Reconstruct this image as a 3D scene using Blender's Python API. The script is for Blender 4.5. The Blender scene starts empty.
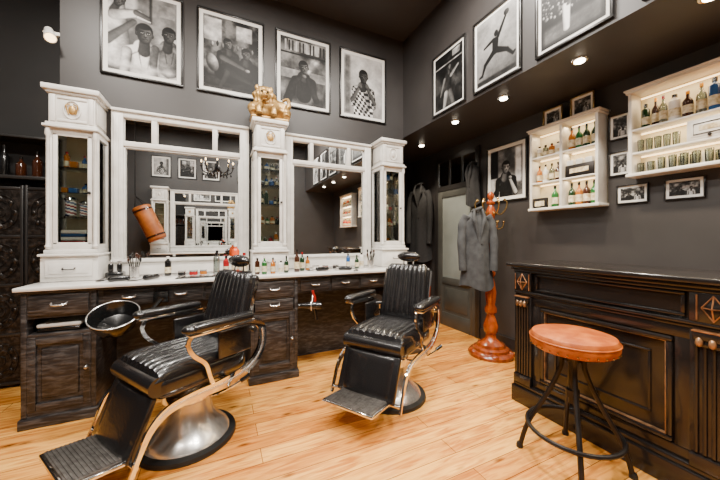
import bpy, bmesh, math, random
import numpy as np
from mathutils import Matrix, Vector
random.seed(7)
S = bpy.context.scene
pi = math.pi

# ---------------------------------------------------------------- materials
def hx(h):
    h = h.lstrip('#')
    o = []
    for i in (0, 2, 4):
        c = int(h[i:i+2], 16)/255
        o.append(c/12.92 if c <= .04045 else ((c+.055)/1.055)**2.4)
    return (*o, 1)

def pm(name, col, rough=.5, metal=0, col2=None, ns=6, st=(1, 1, 1), bump=0, coat=0, es=0, det=6, lo=.35, hi=.65, spec=.5):
    m = bpy.data.materials.new(name); m.use_nodes = True
    N = m.node_tree.nodes; L = m.node_tree.links
    p = N['Principled BSDF']
    c = hx(col)
    p.inputs['Base Color'].default_value = c
    p.inputs['Roughness'].default_value = rough
    p.inputs['Metallic'].default_value = metal
    p.inputs['Coat Weight'].default_value = coat
    p.inputs['Specular IOR Level'].default_value = spec
    if es:
        p.inputs['Emission Color'].default_value = c
        p.inputs['Emission Strength'].default_value = es
    if col2 or bump:
        tc = N.new('ShaderNodeTexCoord'); mp = N.new('ShaderNodeMapping')
        mp.inputs['Scale'].default_value = st
        no = N.new('ShaderNodeTexNoise'); no.inputs['Scale'].default_value = ns
        no.inputs['Detail'].default_value = det
        L.new(tc.outputs['Object'], mp.inputs['Vector']); L.new(mp.outputs['Vector'], no.inputs['Vector'])
        if col2:
            r = N.new('ShaderNodeValToRGB')
            r.color_ramp.elements[0].position = lo; r.color_ramp.elements[1].position = hi
            r.color_ramp.elements[0].color = c; r.color_ramp.elements[1].color = hx(col2)
            L.new(no.outputs['Fac'], r.inputs['Fac']); L.new(r.outputs['Color'], p.inputs['Base Color'])
        if bump:
            bp = N.new('ShaderNodeBump'); bp.inputs['Strength'].default_value = bump
            bp.inputs['Distance'].default_value = .01
            L.new(no.outputs['Fac'], bp.inputs['Height']); L.new(bp.outputs['Normal'], p.inputs['Normal'])
    return m

def glassmat(name, tint, fac=.12):
    m = bpy.data.materials.new(name); m.use_nodes = True
    N = m.node_tree.nodes; L = m.node_tree.links
    N.remove(N['Principled BSDF'])
    t = N.new('ShaderNodeBsdfTransparent'); t.inputs[0].default_value = hx(tint)
    g = N.new('ShaderNodeBsdfGlossy'); g.inputs['Roughness'].default_value = .03
    fr = N.new('ShaderNodeFresnel'); fr.inputs[0].default_value = 1.45
    ad = N.new('ShaderNodeMath'); ad.operation = 'ADD'; ad.inputs[1].default_value = fac-.04
    mx = N.new('ShaderNodeMixShader')
    L.new(fr.outputs[0], ad.inputs[0]); L.new(ad.outputs[0], mx.inputs[0])
    L.new(t.outputs[0], mx.inputs[1]); L.new(g.outputs[0], mx.inputs[2])
    L.new(mx.outputs[0], N['Material Output'].inputs[0])
    return m

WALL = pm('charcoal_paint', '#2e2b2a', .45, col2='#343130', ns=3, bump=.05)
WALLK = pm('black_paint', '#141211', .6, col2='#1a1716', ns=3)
CEIL = pm('ceiling_paint', '#2b2725', .6, col2='#312d2a', ns=2)
TRIM = pm('dark_trim', '#1e1c1b', .35, col2='#262423', ns=5)
WHITE = pm('white_paint', '#c9c6bf', .38, col2='#d8d5cf', ns=9, bump=.06)
WHITEI = pm('cabinet_interior', '#c4b795', .5, col2='#d0c4a4', ns=6)
MARB = pm('marble', '#dcd9d4', .12, col2='#aeaaa5', ns=4, det=10, lo=.5, hi=.85)
DWOOD = pm('distressed_dark_wood', '#1e1b1b', .4, col2='#524e4c', ns=5, st=(3, 3, 12), bump=.4, lo=.45, hi=.8)
DWOODH = pm('distressed_dark_wood_h', '#201d1d', .4, col2='#585452', ns=5, st=(2, 2, 16), bump=.4, lo=.45, hi=.8)
BARW = pm('black_lacquer_wood', '#171413', .2, col2='#1e1a18', ns=4, st=(1, 1, 3), bump=.03)
BARH = pm('worn_brass_edge', '#94704e', .3, .45, col2='#33271f', ns=22, lo=.45, hi=.7)
COPPER = pm('copper_inlay', '#a5744c', .3, .5, col2='#6d4528', ns=30)
LEATH = pm('black_leather', '#0f0e0f', .27, col2='#151415', ns=60, bump=.15, coat=.4)
CHROME = pm('chrome', '#eceae7', .08, 1, col2='#e4e2de', ns=4)
STEEL = pm('brushed_steel', '#cfccc8', .24, .85, col2='#dedbd7', ns=4)
RUB = pm('black_rubber', '#101010', .45, col2='#161616', ns=12)
TREAD = pm('ribbed_tread', '#7d7975', .33, .75, col2='#5b5753', ns=30)
MIR = pm('mirror_glass', '#eaecec', .005, 1, col2='#e8eaea', ns=1)
ORL = pm('orange_leather', '#8a4010', .4, col2='#ab5c22', ns=14, bump=.3, coat=.0, lo=.38, hi=.68, spec=.35)
BRL = pm('brown_bag_leather', '#83430f', .5, col2='#a05a20', ns=9, bump=.2)
IRON = pm('dark_iron', '#242120', .4, .7, col2='#302c2a', ns=14)
STANDW = pm('stand_red_wood', '#6e2a0a', .2, col2='#9a4614', ns=5, st=(5, 5, 1), coat=.4)
GOLD = pm('gilded', '#7d5a2a', .36, .45, col2='#b89458', ns=14, bump=.4)
BRASS = pm('brass', '#a98a52', .25, .9, col2='#8d7040', ns=10)
COATG = pm('grey_coat_cloth', '#2b2c2e', .95, col2='#3b3d3f', ns=14, bump=.15)
COATK = pm('dark_coat_cloth', '#131314', .9, col2='#1c1c1e', ns=30, bump=.3)
DOORM = pm('grey_door', '#3c3c38', .35, col2='#444440', ns=5)
DGLASS = pm('door_glass_lit', '#7a7f7a', .15, .2, col2='#8a8f8a', ns=2)  # opaque pane; its lighter grey stands in for a lit room behind
EM = pm('lamp_emitter', '#fff1d8', .5, es=24, col2=None)
EMS = pm('bulb_emitter', '#ffd9a0', .5, es=6)
LED = pm('led_strip', '#ffdaa0', .5, es=5)
GL = glassmat('cabinet_glass', '#f2f6f5', .07)
GLB = glassmat('clear_bottle_glass', '#ccd5d1', .25)
RED = pm('red_plastic', '#8f1a15', .3, col2='#80170f', ns=5)
BLACKP = pm('black_plastic', '#0c0c0c', .2, col2='#121212', ns=7, coat=.3)
SCREEN = pm('tooled_metal', '#1c1917', .35, .5, col2='#4a433e', ns=26, bump=.9, lo=.45, hi=.75)
BOT = {
 'green': pm('bottle_green', '#1a5224', .08, col2='#1f602b', ns=3, coat=.5),
 'dgreen': pm('bottle_dark_green', '#0d2a14', .08, col2='#113217', ns=3, coat=.5),
 'amber': pm('bottle_amber', '#94500e', .08, col2='#a86414', ns=3, coat=.5),
 'yellow': pm('bottle_yellow', '#d98f05', .12, col2='#e2a010', ns=3, coat=.5),
 'orange': pm('bottle_orange', '#c8410e', .25, col2='#d0521a', ns=3),
 'white': pm('bottle_white', '#d6d3cc', .3, col2='#dedbd4', ns=3),
 'blue': pm('bottle_blue', '#1f4474', .15, col2='#29548a', ns=3),
 'red': pm('bottle_red', '#8a1518', .2, col2='#981c20', ns=3),
 'brown': pm('bottle_brown', '#32180c', .1, col2='#40200f', ns=3, coat=.5),
 'clear': GLB, 'black': BLACKP,
}
LABEL = pm('paper_label', '#d8cfb4', .6, col2='#a8946c', ns=40)
MATB = pm('picture_mat', '#dedcd6', .6, col2='#e2e0da', ns=5)
PFR = pm('picture_frame_black', '#100f0e', .3, col2='#161413', ns=9)
PRINT = bpy.data.materials.new('silver_gelatin_print'); PRINT.use_nodes = True
_n = PRINT.node_tree.nodes; _a = _n.new('ShaderNodeVertexColor'); _a.layer_name = 'tone'
PRINT.node_tree.links.new(_a.outputs[0], _n['Principled BSDF'].inputs['Base Color'])
_n['Principled BSDF'].inputs['Roughness'].default_value = .5
_n['Principled BSDF'].inputs['Specular IOR Level'].default_value = .2

# floor
FL = bpy.data.materials.new('oak_planks'); FL.use_nodes = True
N = FL.node_tree.nodes; L = FL.node_tree.links; p = N['Principled BSDF']
tc = N.new('ShaderNodeTexCoord')
br = N.new('ShaderNodeTexBrick'); br.inputs['Scale'].default_value = 1
br.inputs['Brick Width'].default_value = 1.7; br.inputs['Row Height'].default_value = .135
br.inputs['Mortar Size'].default_value = .0022; br.inputs['Mortar Smooth'].default_value = .3
br.offset = .37; br.offset_frequency = 2
br.inputs['Color1'].default_value = hx('#edb55e'); br.inputs['Color2'].default_value = hx('#c68438')
br.inputs['Mortar'].default_value = hx('#6a3a14')
L.new(tc.outputs['Object'], br.inputs['Vector'])
mp = N.new('ShaderNodeMapping'); mp.inputs['Scale'].default_value = (1.3, 12, 1)
no = N.new('ShaderNodeTexNoise'); no.inputs['Scale'].default_value = 3; no.inputs['Detail'].default_value = 9; no.inputs['Distortion'].default_value = .8
L.new(tc.outputs['Object'], mp.inputs[0]); L.new(mp.outputs[0], no.inputs['Vector'])
rp = N.new('ShaderNodeValToRGB'); rp.color_ramp.elements[0].position = .32; rp.color_ramp.elements[1].position = .6
rp.color_ramp.elements[0].color = hx('#b98348'); rp.color_ramp.elements[1].color = hx('#fff6e4')
L.new(no.outputs['Fac'], rp.inputs[0])
mx = N.new('ShaderNodeMix'); mx.data_type = 'RGBA'; mx.blend_type = 'MULTIPLY'; mx.inputs[0].default_value = .8
L.new(br.outputs['Color'], mx.inputs[6]); L.new(rp.outputs[0], mx.inputs[7])
mp2 = N.new('ShaderNodeMapping'); mp2.inputs['Scale'].default_value = (1.6, 4.5, 1)
vo = N.new('ShaderNodeTexVoronoi'); vo.inputs['Scale'].default_value = 2
L.new(tc.outputs['Object'], mp2.inputs[0]); L.new(mp2.outputs[0], vo.inputs['Vector'])
rk = N.new('ShaderNodeValToRGB'); rk.color_ramp.elements[0].position = .04; rk.color_ramp.elements[1].position = .17
rk.color_ramp.elements[0].color = hx('#5a3010'); rk.color_ramp.elements[1].color = (1, 1, 1, 1)
L.new(vo.outputs['Distance'], rk.inputs[0])
mk = N.new('ShaderNodeMix'); mk.data_type = 'RGBA'; mk.blend_type = 'MULTIPLY'; mk.inputs[0].default_value = .85
L.new(mx.outputs[2], mk.inputs[6]); L.new(rk.outputs[0], mk.inputs[7])
L.new(mk.outputs[2], p.inputs['Base Color'])
p.inputs['Roughness'].default_value = .24
bp = N.new('ShaderNodeBump'); bp.inputs['Strength'].default_value = .25; bp.inputs['Distance'].default_value = .003
L.new(no.outputs['Fac'], bp.inputs['Height']); L.new(bp.outputs[0], p.inputs['Normal'])

# ---------------------------------------------------------------- builder
class B:
    def __init__(s, name):
        s.n = name; s.v = []; s.f = []; s.mi = []; s.mats = []; s.M = Matrix()
    def add(s, vs, fs, mat, M=None):
        if mat not in s.mats: s.mats.append(mat)
        i = s.mats.index(mat); o = len(s.v)
        T = s.M @ M if M else s.M
        s.v += [T @ Vector(v) for v in vs]
        for f in fs:
            s.f.append([a+o for a in f]); s.mi.append(i)
    def box(s, x0, x1, y0, y1, z0, z1, mat, bev=0, seg=2, M=None):
        bm = bmesh.new(); bmesh.ops.create_cube(bm, size=1)
        for v in bm.verts:
            v.co = Vector((x0+(x1-x0)*(v.co.x+.5), y0+(y1-y0)*(v.co.y+.5), z0+(z1-z0)*(v.co.z+.5)))
        if bev:
            bmesh.ops.bevel(bm, geom=bm.edges[:], offset=bev, segments=seg, affect='EDGES', profile=.5)
        bm.verts.index_update()
        s.add([v.co.copy() for v in bm.verts], [[v.index for v in f.verts] for f in bm.faces], mat, M)
        bm.free()
    def surf(s, fn, nu, nv, mat, cu=False, M=None):
        vs = []; fs = []
        for j in range(nv+1):
            for i in range(nu+(0 if cu else 1)):
                vs.append(fn(i/nu, j/nv))
        w = nu if cu else nu+1
        for j in range(nv):
            for i in range(nu):
                a = j*w+i; b = j*w+(i+1) % w
                fs.append([a, b, b+w, a+w])
        s.add(vs, fs, mat, M)
    def lathe(s, prof, mat, c=(0, 0, 0), seg=20, M=None):
        vs = []; fs = []; n = len(prof)
        for r, z in prof:
            for i in range(seg):
                a = 2*pi*i/seg
                vs.append((c[0]+r*math.cos(a), c[1]+r*math.sin(a), c[2]+z))
        for j in range(n-1):
            for i in range(seg):
                k = (i+1) % seg
                fs.append([j*seg+i, j*seg+k, (j+1)*seg+k, (j+1)*seg+i])
        if prof[0][0] > 1e-4: fs.append(list(range(seg))[::-1])
        if prof[-1][0] > 1e-4: fs.append([(n-1)*seg+i for i in range(seg)])
        s.add(vs, fs, mat, M)
    def cyl(s, p0, p1, r0, mat, r1=None, seg=12):
        p0 = Vector(p0); p1 = Vector(p1); d = p1-p0
        q = Vector((0, 0, 1)).rotation_difference(d).to_matrix().to_4x4()
        s.lathe([(r0, 0), (r0 if r1 is None else r1, d.length)], mat, seg=seg, M=Matrix.Translation(p0) @ q)
    def tube(s, pts, r, mat, seg=8, closed=False):
        P = [Vector(q) for q in pts]; n = len(P); vs = []; fs = []
        up = Vector((0, 0, 1)); prev = None
        for i in range(n):
            if closed: t = P[(i+1) % n]-P[i-1]
            else: t = P[min(i+1, n-1)]-P[max(i-1, 0)]
            t.normalize()
            if prev is None:
                a = up if abs(t.z) < .9 else Vector((1, 0, 0))
                nn = (a-t*a.dot(t)).normalized()
            else:
                nn = (prev-t*prev.dot(t)).normalized()
            prev = nn; bb = t.cross(nn)
            rr = r[min(i, len(r)-1)] if isinstance(r, (list, tuple)) else r
            for k in range(seg):
                a = 2*pi*k/seg
                vs.append(P[i]+nn*rr*math.cos(a)+bb*rr*math.sin(a))
        m = n if closed else n-1
        for i in range(m):
            for k in range(seg):
                a = i*seg+k; b2 = i*seg+(k+1) % seg; j = (i+1) % n
                fs.append([a, b2, j*seg+(k+1) % seg, j*seg+k])
        if not closed:
            fs.append(list(range(seg))[::-1]); fs.append([(n-1)*seg+k for k in range(seg)])
        s.add(vs, fs, mat)
    def ball(s, c, r, mat, seg=16, rings=10, fn=None, M=None):
        if not isinstance(r, (tuple, list)): r = (r, r, r)
        def f(u, v):
            a = 2*pi*u; b2 = pi*(v-.5)*.998
            k = fn(a, b2) if fn else 1
            return (c[0]+r[0]*k*math.cos(b2)*math.cos(a), c[1]+r[1]*k*math.cos(b2)*math.sin(a), c[2]+r[2]*k*math.sin(b2))
        s.surf(f, seg, rings, mat, cu=True, M=M)
    def band(s, pts, y, wid, th, mat, M=None):
        P = [Vector((a, b2)) for a, b2 in pts]; n = len(P); vs = []; fs = []
        for i in range(n):
            t = (P[min(i+1, n-1)]-P[max(i-1, 0)]).normalized(); nn = Vector((-t.y, t.x))
            w = wid[i] if isinstance(wid, (list, tuple)) else wid
            for sx, sy in ((-1, -1), (1, -1), (1, 1), (-1, 1)):
                q = P[i]+nn*sx*w/2
                vs.append((q.x, y+sy*th/2, q.y))
        for i in range(n-1):
            for k in range(4):
                fs.append([i*4+k, i*4+(k+1) % 4, (i+1)*4+(k+1) % 4, (i+1)*4+k])
        fs.append([0, 1, 2, 3]); fs.append([(n-1)*4+k for k in range(4)])
        s.add(vs, fs, mat, M)
    def pad(s, M, W0, W1, Ln, T, n, mat):
        def top(u, v):
            q = 2*u-1; t = 2*v-1
            q = math.copysign(abs(q)**.8, q); tt = math.copysign(abs(t)**.75, t)
            w = (W0+(W1-W0)*(tt+1)/2)/2
            if W1 < W0 and tt > .6: w *= 1-.16*((tt-.6)/.4)**3
            e = max(0, 1-abs(q)**7)**.5*max(0, 1-abs(tt)**9)**.5
            rib = .78+.22*abs(math.sin(pi*n*(q+1)/2))**.6
            return ((tt+1)/2*Ln, q*w, T*e*rib)
        def bot(u, v):
            x, y, z = top(u, v); return (x, y, -.002)
        s.surf(top, n*8, 20, mat, M=M); s.surf(bot, n*2, 4, mat, M=M)
    def done(s, angle=38):
        xs = [v.x for v in s.v]; ys = [v.y for v in s.v]; zs = [v.z for v in s.v]
        o = Vector(((min(xs)+max(xs))/2, (min(ys)+max(ys))/2, min(zs)))
        me = bpy.data.meshes.new(s.n)
        me.from_pydata([v-o for v in s.v], [], s.f)
        for m in s.mats: me.materials.append(m)
        me.polygons.foreach_set('material_index', s.mi)
        me.polygons.foreach_set('use_smooth', [True]*len(s.f))
        bm = bmesh.new(); bm.from_mesh(me)
        bmesh.ops.recalc_face_normals(bm, faces=bm.faces[:]); bm.to_mesh(me); bm.free()
        me.set_sharp_from_angle(angle=math.radians(angle))
        ob = bpy.data.objects.new(s.n, me); ob.location = o
        S.collection.objects.link(ob)
        return ob

def smooth(pts, k=6):
    out = []; n = len(pts); P = [Vector(q) for q in pts]
    for i in range(n-1):
        a = P[max(i-1, 0)]; b = P[i]; c = P[i+1]; d = P[min(i+2, n-1)]
        for j in range(k):
            t = j/k
            out.append(.5*((2*b)+(c-a)*t+(2*a-5*b+4*c-d)*t*t+(3*b-a-3*c+d)*t**3))
    out.append(P[-1]); return [tuple(q) for q in out]

def simplebox(name, *a):
    b = B(name); b.box(*a); return b.done()

T_ = Matrix.Translation
def RZ(d): return Matrix.Rotation(math.radians(d), 4, 'Z')
def FR(o, x, y, z):
    M = Matrix.Identity(4)
    for i in range(3):
        M[i][0] = x[i]; M[i][1] = y[i]; M[i][2] = z[i]; M[i][3] = o[i]
    return M
def wallM(o, face):
    if face == 'back': return FR(o, (1, 0, 0), (0, 0, 1), (0, -1, 0))
    if face == 'right': return FR(o, (0, -1, 0), (0, 0, 1), (-1, 0, 0))
    return FR(o, (-1, 0, 0), (0, 0, 1), (0, 1, 0))

# ---------------------------------------------------------------- room
YB = 3.35; XS = 2.19; XR = 3.05; ZC = 3.886; ZS = 2.62; YF = -1.7; XL = -2.6; YE = 4.5
simplebox('floor', XL, XR, YF, YE, -.1, 0, FL)
simplebox('ceiling', XL, XR, YF, YE, ZC, ZC+.1, CEIL)
simplebox('wall_back', -1.22, XS, YB, YE, 0, ZC, WALL)
simplebox('wall_right', XR, XR+.12, YF, YE, 0, ZC, WALL)
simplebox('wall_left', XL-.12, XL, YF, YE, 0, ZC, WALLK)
simplebox('wall_front', XL, XR, YF-.12, YF, 0, ZC, WALL)
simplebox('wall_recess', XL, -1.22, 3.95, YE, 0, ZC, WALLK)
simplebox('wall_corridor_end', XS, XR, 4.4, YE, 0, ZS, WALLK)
simplebox('wall_soffit', XS, XR, YF, YE, ZS, ZC, WALL)
simplebox('baseboard_right', XR-.02, XR, YF, 2.84, 0, .14, TRIM)
simplebox('baseboard_back', 2.08, XS, YB-.02, YB, 0, .14, TRIM)

b = B('door_1')
y0, y1 = 2.92, 3.66
b.box(XR-.03, XR-.001, y0-.07, y0, 0, 2.5, TRIM, .004); b.box(XR-.03, XR-.001, y1, y1+.07, 0, 2.5, TRIM, .004)
b.box(XR-.03, XR-.001, y0, y1, 2.0, 2.07, TRIM); b.box(XR-.03, XR-.001, y0, y1, 2.43, 2.5, TRIM)
for yy in (y0, y1-.09): b.box(XR-.022, XR-.001, yy, yy+.09, 0, 2.0, DOORM, .003)
for zz, hh in ((0, .2), (.62, .1), (1.9, .1)): b.box(XR-.022, XR-.001, y0+.09, y1-.09, zz, zz+hh, DOORM, .003)
b.box(XR-.012, XR-.001, y0+.09, y1-.09, .2, .62, DOORM)
b.box(XR-.018, XR-.012, y0+.14, y1-.14, .25, .57, DOORM, .003)
b.box(XR-.010, XR-.001, y0+.09, y1-.09, .72, 1.9, DGLASS)
b.box(XR-.012, XR-.001, y0, y1, 2.07, 2.43, MIR)
for k in (1, 2): b.box(XR-.025, XR-.001, y0+k*.247-.012, y0+k*.247+.012, 2.07, 2.43, TRIM)
b.cyl((XR-.07, y0+.05, 1.02), (XR-.01, y0+.05, 1.02), .012, STEEL); b.cyl((XR-.07, y0+.05, 1.02), (XR-.07, y0+.16, 1.02), .01, STEEL)
b.done()

for i, (xx, y, e) in enumerate(((2.42, 2.63, 95), (2.42, 1.99, 95), (2.42, 1.33, 95), (2.42, .67, 95), (2.42, 0, 95), (2.42, -.7, 95), (2.6, 3.5, 90))):  # last entry is an unseen corridor spot, added to light the door
    b = B('recessed_spotlight')
    b.lathe([(.052, -.006), (.055, 0), (.036, 0), (.036, -.006)], CHROME, (xx, y, ZS-.001))
    b.lathe([(.037, -.005), (.033, -.013), (.02, -.019), (0.001, -.021)], EM, (xx, y, ZS-.001), seg=16)
    b.done()
    l = bpy.data.lights.new('spot_lamp', 'SPOT'); l.energy = e; l.spot_size = math.radians(105); l.spot_blend = .6
    l.color = (1, .84, .62); l.shadow_soft_size = .04
    o = bpy.data.objects.new('spot_lamp', l); o.location = (xx, y, ZS-.035); S.collection.objects.link(o)

# ---------------------------------------------------------------- bottles
def bottle(b, x, y, z, h, r, kind, label=True, cap='black', style=0):
    m = BOT[kind]
    if style == 0:
        pr = [(r*.9, 0), (r, h*.04), (r, h*.58), (r*.85, h*.66), (r*.35, h*.76), (r*.32, h*.9)]
    elif style == 1:
        pr = [(r*.95, 0), (r, h*.04), (r, h*.75), (r*.6, h*.82), (r*.4, h*.84), (r*.4, h*.9)]
    else:
        pr = [(r*.8, 0), (r*.9, h*.3), (r, h*.9)]
    b.lathe(pr, m, (x, y, z), seg=12)
    if style < 2:
        b.lathe([(pr[-1][0]*1.15, h*.88), (pr[-1][0]*1.15, h)], BOT[cap], (x, y, z), seg=10)
        if label: b.lathe([(r*1.02, h*.15), (r*1.02, h*.45)], LABEL, (x, y, z), seg=12)

def striped_pole(b, x, y, z, h, r):
    b.lathe([(r*1.25, 0), (r*1.3, .012), (r, .022)], CHROME, (x, y, z), 16)
    n = 18; sg = 18
    for j in range(n):
        z0 = .02+(h-.04)*j/n; z1 = .02+(h-.04)*(j+1)/n
        for i in range(sg):
            m = [BOT['red'], BOT['white'], BOT['blue'], BOT['white']][((i*8//sg*1+j)//2) % 4]
            a0, a1 = 2*pi*i/sg, 2*pi*(i+1)/sg
            b.add([(x+r*math.cos(a0), y+r*math.sin(a0), z+z0), (x+r*math.cos(a1), y+r*math.sin(a1), z+z0), (x+r*math.cos(a1), y+r*math.sin(a1), z+z1), (x+r*math.cos(a0), y+r*math.sin(a0), z+z1)], [[0, 1, 2, 3]], m)
    b.lathe([(r, h-.022), (r*1.3, h-.012), (r*1.2, h), (.001, h+.015)], CHROME, (x, y, z), 16)

# ---------------------------------------------------------------- display cabinets
def cabinet(cx, M=None, deco=0, name='display_cabinet'):
    b = B(name)
    if M: b.M = M
    yf = 3.09; yb = YB-.002; z0 = .967; hw = .14
    b.box(cx-.17, cx+.17, yf-.05, yb, z0, 1.16, WHITE, .004)
    b.box(cx-.14, cx+.14, yf-.062, yf-.05, z0+.035, 1.13, WHITE, .005)
    b.box(cx-.115, cx+.115, yf-.067, yf-.062, z0+.06, 1.105, WHITE, .002)
    b.tube(smooth([(cx-.035, yf-.065, 1.07), (cx-.03, yf-.085, 1.06), (cx+.03, yf-.085, 1.06), (cx+.035, yf-.065, 1.07)], 3), .005, IRON, 6)
    b.box(cx-.18, cx+.18, yf-.07, yb, 1.16, 1.178, WHITE, .005)
    b.box(cx-.16, cx+.16, yf-.03, yb, 1.178, 1.21, WHITE, .006)
    b.box(cx-hw, cx+hw, yb-.015, yb, 1.21, 2.15, WHITEI)
    for sx in (-1, 1):
        for yy in (yf, yb-.035):
            b.box(cx+sx*hw-.018, cx+sx*hw+.018, yy, yy+.03, 1.21, 2.15, WHITE, .003)
        b.lathe([(.014, 0), (.02, .02), (.011, .04), (.011, .86), (.02, .88), (.016, .93)], WHITE, (cx+sx*(hw+.002), yf-.006, 1.215), seg=10)
        b.box(cx+sx*hw-.002, cx+sx*hw+.002, yf+.035, yb-.035, 1.25, 2.11, GL)
        for zz in (1.21, 2.11): b.box(cx+sx*hw-.016, cx+sx*hw+.016, yf+.03, yb-.03, zz, zz+.04, WHITE)
    for sx in (-1, 1): b.box(cx+sx*.105-.014, cx+sx*.105+.014, yf, yf+.02, 1.25, 2.11, WHITE, .003)
    b.box(cx-.12, cx+.12, yf, yf+.02, 1.21, 1.265, WHITE, .003); b.box(cx-.12, cx+.12, yf, yf+.02, 2.095, 2.15, WHITE, .003)
    b.box(cx-.092, cx+.092, yf+.008, yf+.011, 1.26, 2.1, GL)
    b.ball((cx+.105, yf-.012, 1.66), .012, IRON, 8, 6)
    rr = random.Random(int((cx+5)*100))
    levels = (1.225, 1.46, 1.66, 1.86) if deco == 1 else (1.225, 1.44, 1.64, 1.83, 1.99)
    for li, z in enumerate(levels):
        b.box(cx-hw+.02, cx+hw-.02, yf+.03, yb-.02, z-.005, z, WHITEI if deco == 9 else GL)
        if deco == 9: continue
        if deco == 1 and li == 1:
            striped_pole(b, cx-.04, yf+.09, z, .16, .034); striped_pole(b, cx+.045, yf+.08, z, .13, .028); continue
        if deco == 1 and li == 0:
            for k in range(5): b.box(cx-.09, cx+.06, yf+.05, yf+.15, z+k*.028, z+.026+k*.028, BOT[['white', 'red', 'white', 'blue', 'white'][k]], .005)
            bottle(b, cx+.085, yf+.08, z, .14, .02, 'amber'); continue
        x = cx-.095
        while x < cx+.09:
            r = rr.uniform(.015, .027)
            if rr.random() < .22:
                h = rr.uniform(.04, .08); b.box(x, x+2*r, yf+.07, yf+.07+2*r, z, z+h, BOT[rr.choice(['white', 'red', 'blue', 'black', 'amber'])], .003)
            else:
                bottle(b, x+r, yf+.08+rr.uniform(0, .08), z, rr.uniform(.07, .145), r, rr.choice(['green', 'dgreen', 'amber', 'brown', 'black', 'dgreen', 'red', 'black', 'blue', 'white']), rr.random() < .6, rr.choice(['black', 'white', 'red']), rr.choice([0, 1]))
            x += 2*r+.006
    b.box(cx-.17, cx+.17, yf-.035, yb, 2.15, 2.17, WHITE, .005)
    b.box(cx-.155, cx+.155, yf-.02, yb, 2.17, 2.19, WHITE, .003)
    b.box(cx-.14, cx+.14, yf-.005, yb, 2.19, 2.415, WHITE, .003)
    for sx in (-1, 1):
        b.box(cx+sx*.115-.016, cx+sx*.115+.016, yf-.014, yf-.005, 2.2, 2.405, WHITE, .003)
        b.box(cx+sx*(.144)-.004, cx+sx*(.144)+.004, yf+.03, yb-.03, 2.22, 2.385, WHITE, .002)
    b.box(cx-.09, cx+.09, yf-.012, yf-.005, 2.205, 2.225, WHITE, .002); b.box(cx-.09, cx+.09, yf-.012, yf-.005, 2.38, 2.4, WHITE, .002)
    b.box(cx-.155, cx+.155, yf-.02, yb, 2.415, 2.435, WHITE, .005)
    b.box(cx-.175, cx+.175, yf-.04, yb, 2.435, 2.475, WHITE, .008)
    b.ball((cx, yf-.008, 2.3), (.024, .012, .036), GOLD if deco in (1, 2) else WHITE, 14, 8)
    b.tube([(cx+.05*math.cos(t), yf-.01, 2.3+.07*math.sin(t)) for t in [i*2*pi/20 for i in range(20)]], .005, WHITE, 6, closed=True)
    if deco in (1, 2):
        for sx in (-1, 1):
            b.tube(smooth([(cx+sx*.01, yf-.014, 2.345), (cx+sx*.035, yf-.018, 2.33), (cx+sx*.03, yf-.014, 2.3), (cx+sx*.02, yf-.012, 2.265)], 4), .005, GOLD, 6)
    return b.done()

cabinet(-1.05, deco=1); cabinet(.455, deco=2); cabinet(1.875, deco=0)

def mirror_unit(a, c, M=None):
    b = B('framed_mirror')
    if M: b.M = M
    yb = YB-.002; yf = yb-.05
    b.box(a, c, yb-.012, yb, .97, 2.42, MIR)
    w = .085
    b.box(a, a+w, yf, yb, .968, 2.42, WHITE, .005); b.box(c-w, c, yf, yb, .968, 2.42, WHITE, .005)
    b.box(a+w, c-w, yf, yb, 2.375, 2.42, WHITE, .004)
    b.box(a+w, c-w, yf, yb, 2.12, 2.165, WHITE, .004)
    b.box(a+w, c-w, yf, yb, .968, 1.10, WHITE, .005)
    b.box(a, c, yf-.02, yf, 1.085, 1.11, WHITE, .004)
    b.box(a, c, yf-.02, yb, 2.42, 2.445, WHITE, .006)
    iw = (c-a)-2*w
    for k in (.24, .76):
        b.box(a+w+iw*k-.022, a+w+iw*k+.022, yf, yb, 2.165, 2.375, WHITE, .004)
    for k in range(2):
        x = a+w if k == 0 else c-w-.014
        b.box(x, x+.014, yf+.012, yf+.03, 1.1, 2.12, WHITE, .003)
    b.box(a+w, c-w, yf+.012, yf+.03, 2.106, 2.12, WHITE); b.box(a+w, c-w, yf+.012, yf+.03, 1.1, 1.114, WHITE)
    for x in (a+w/2, c-w/2):
        for d in (-.018, .018): b.box(x+d-.006, x+d+.006, yf-.006, yf, 1.14, 2.38, WHITE, .002)
    return b.done()
mirror_unit(-.865, .27); mirror_unit(.64, 1.69)

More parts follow.
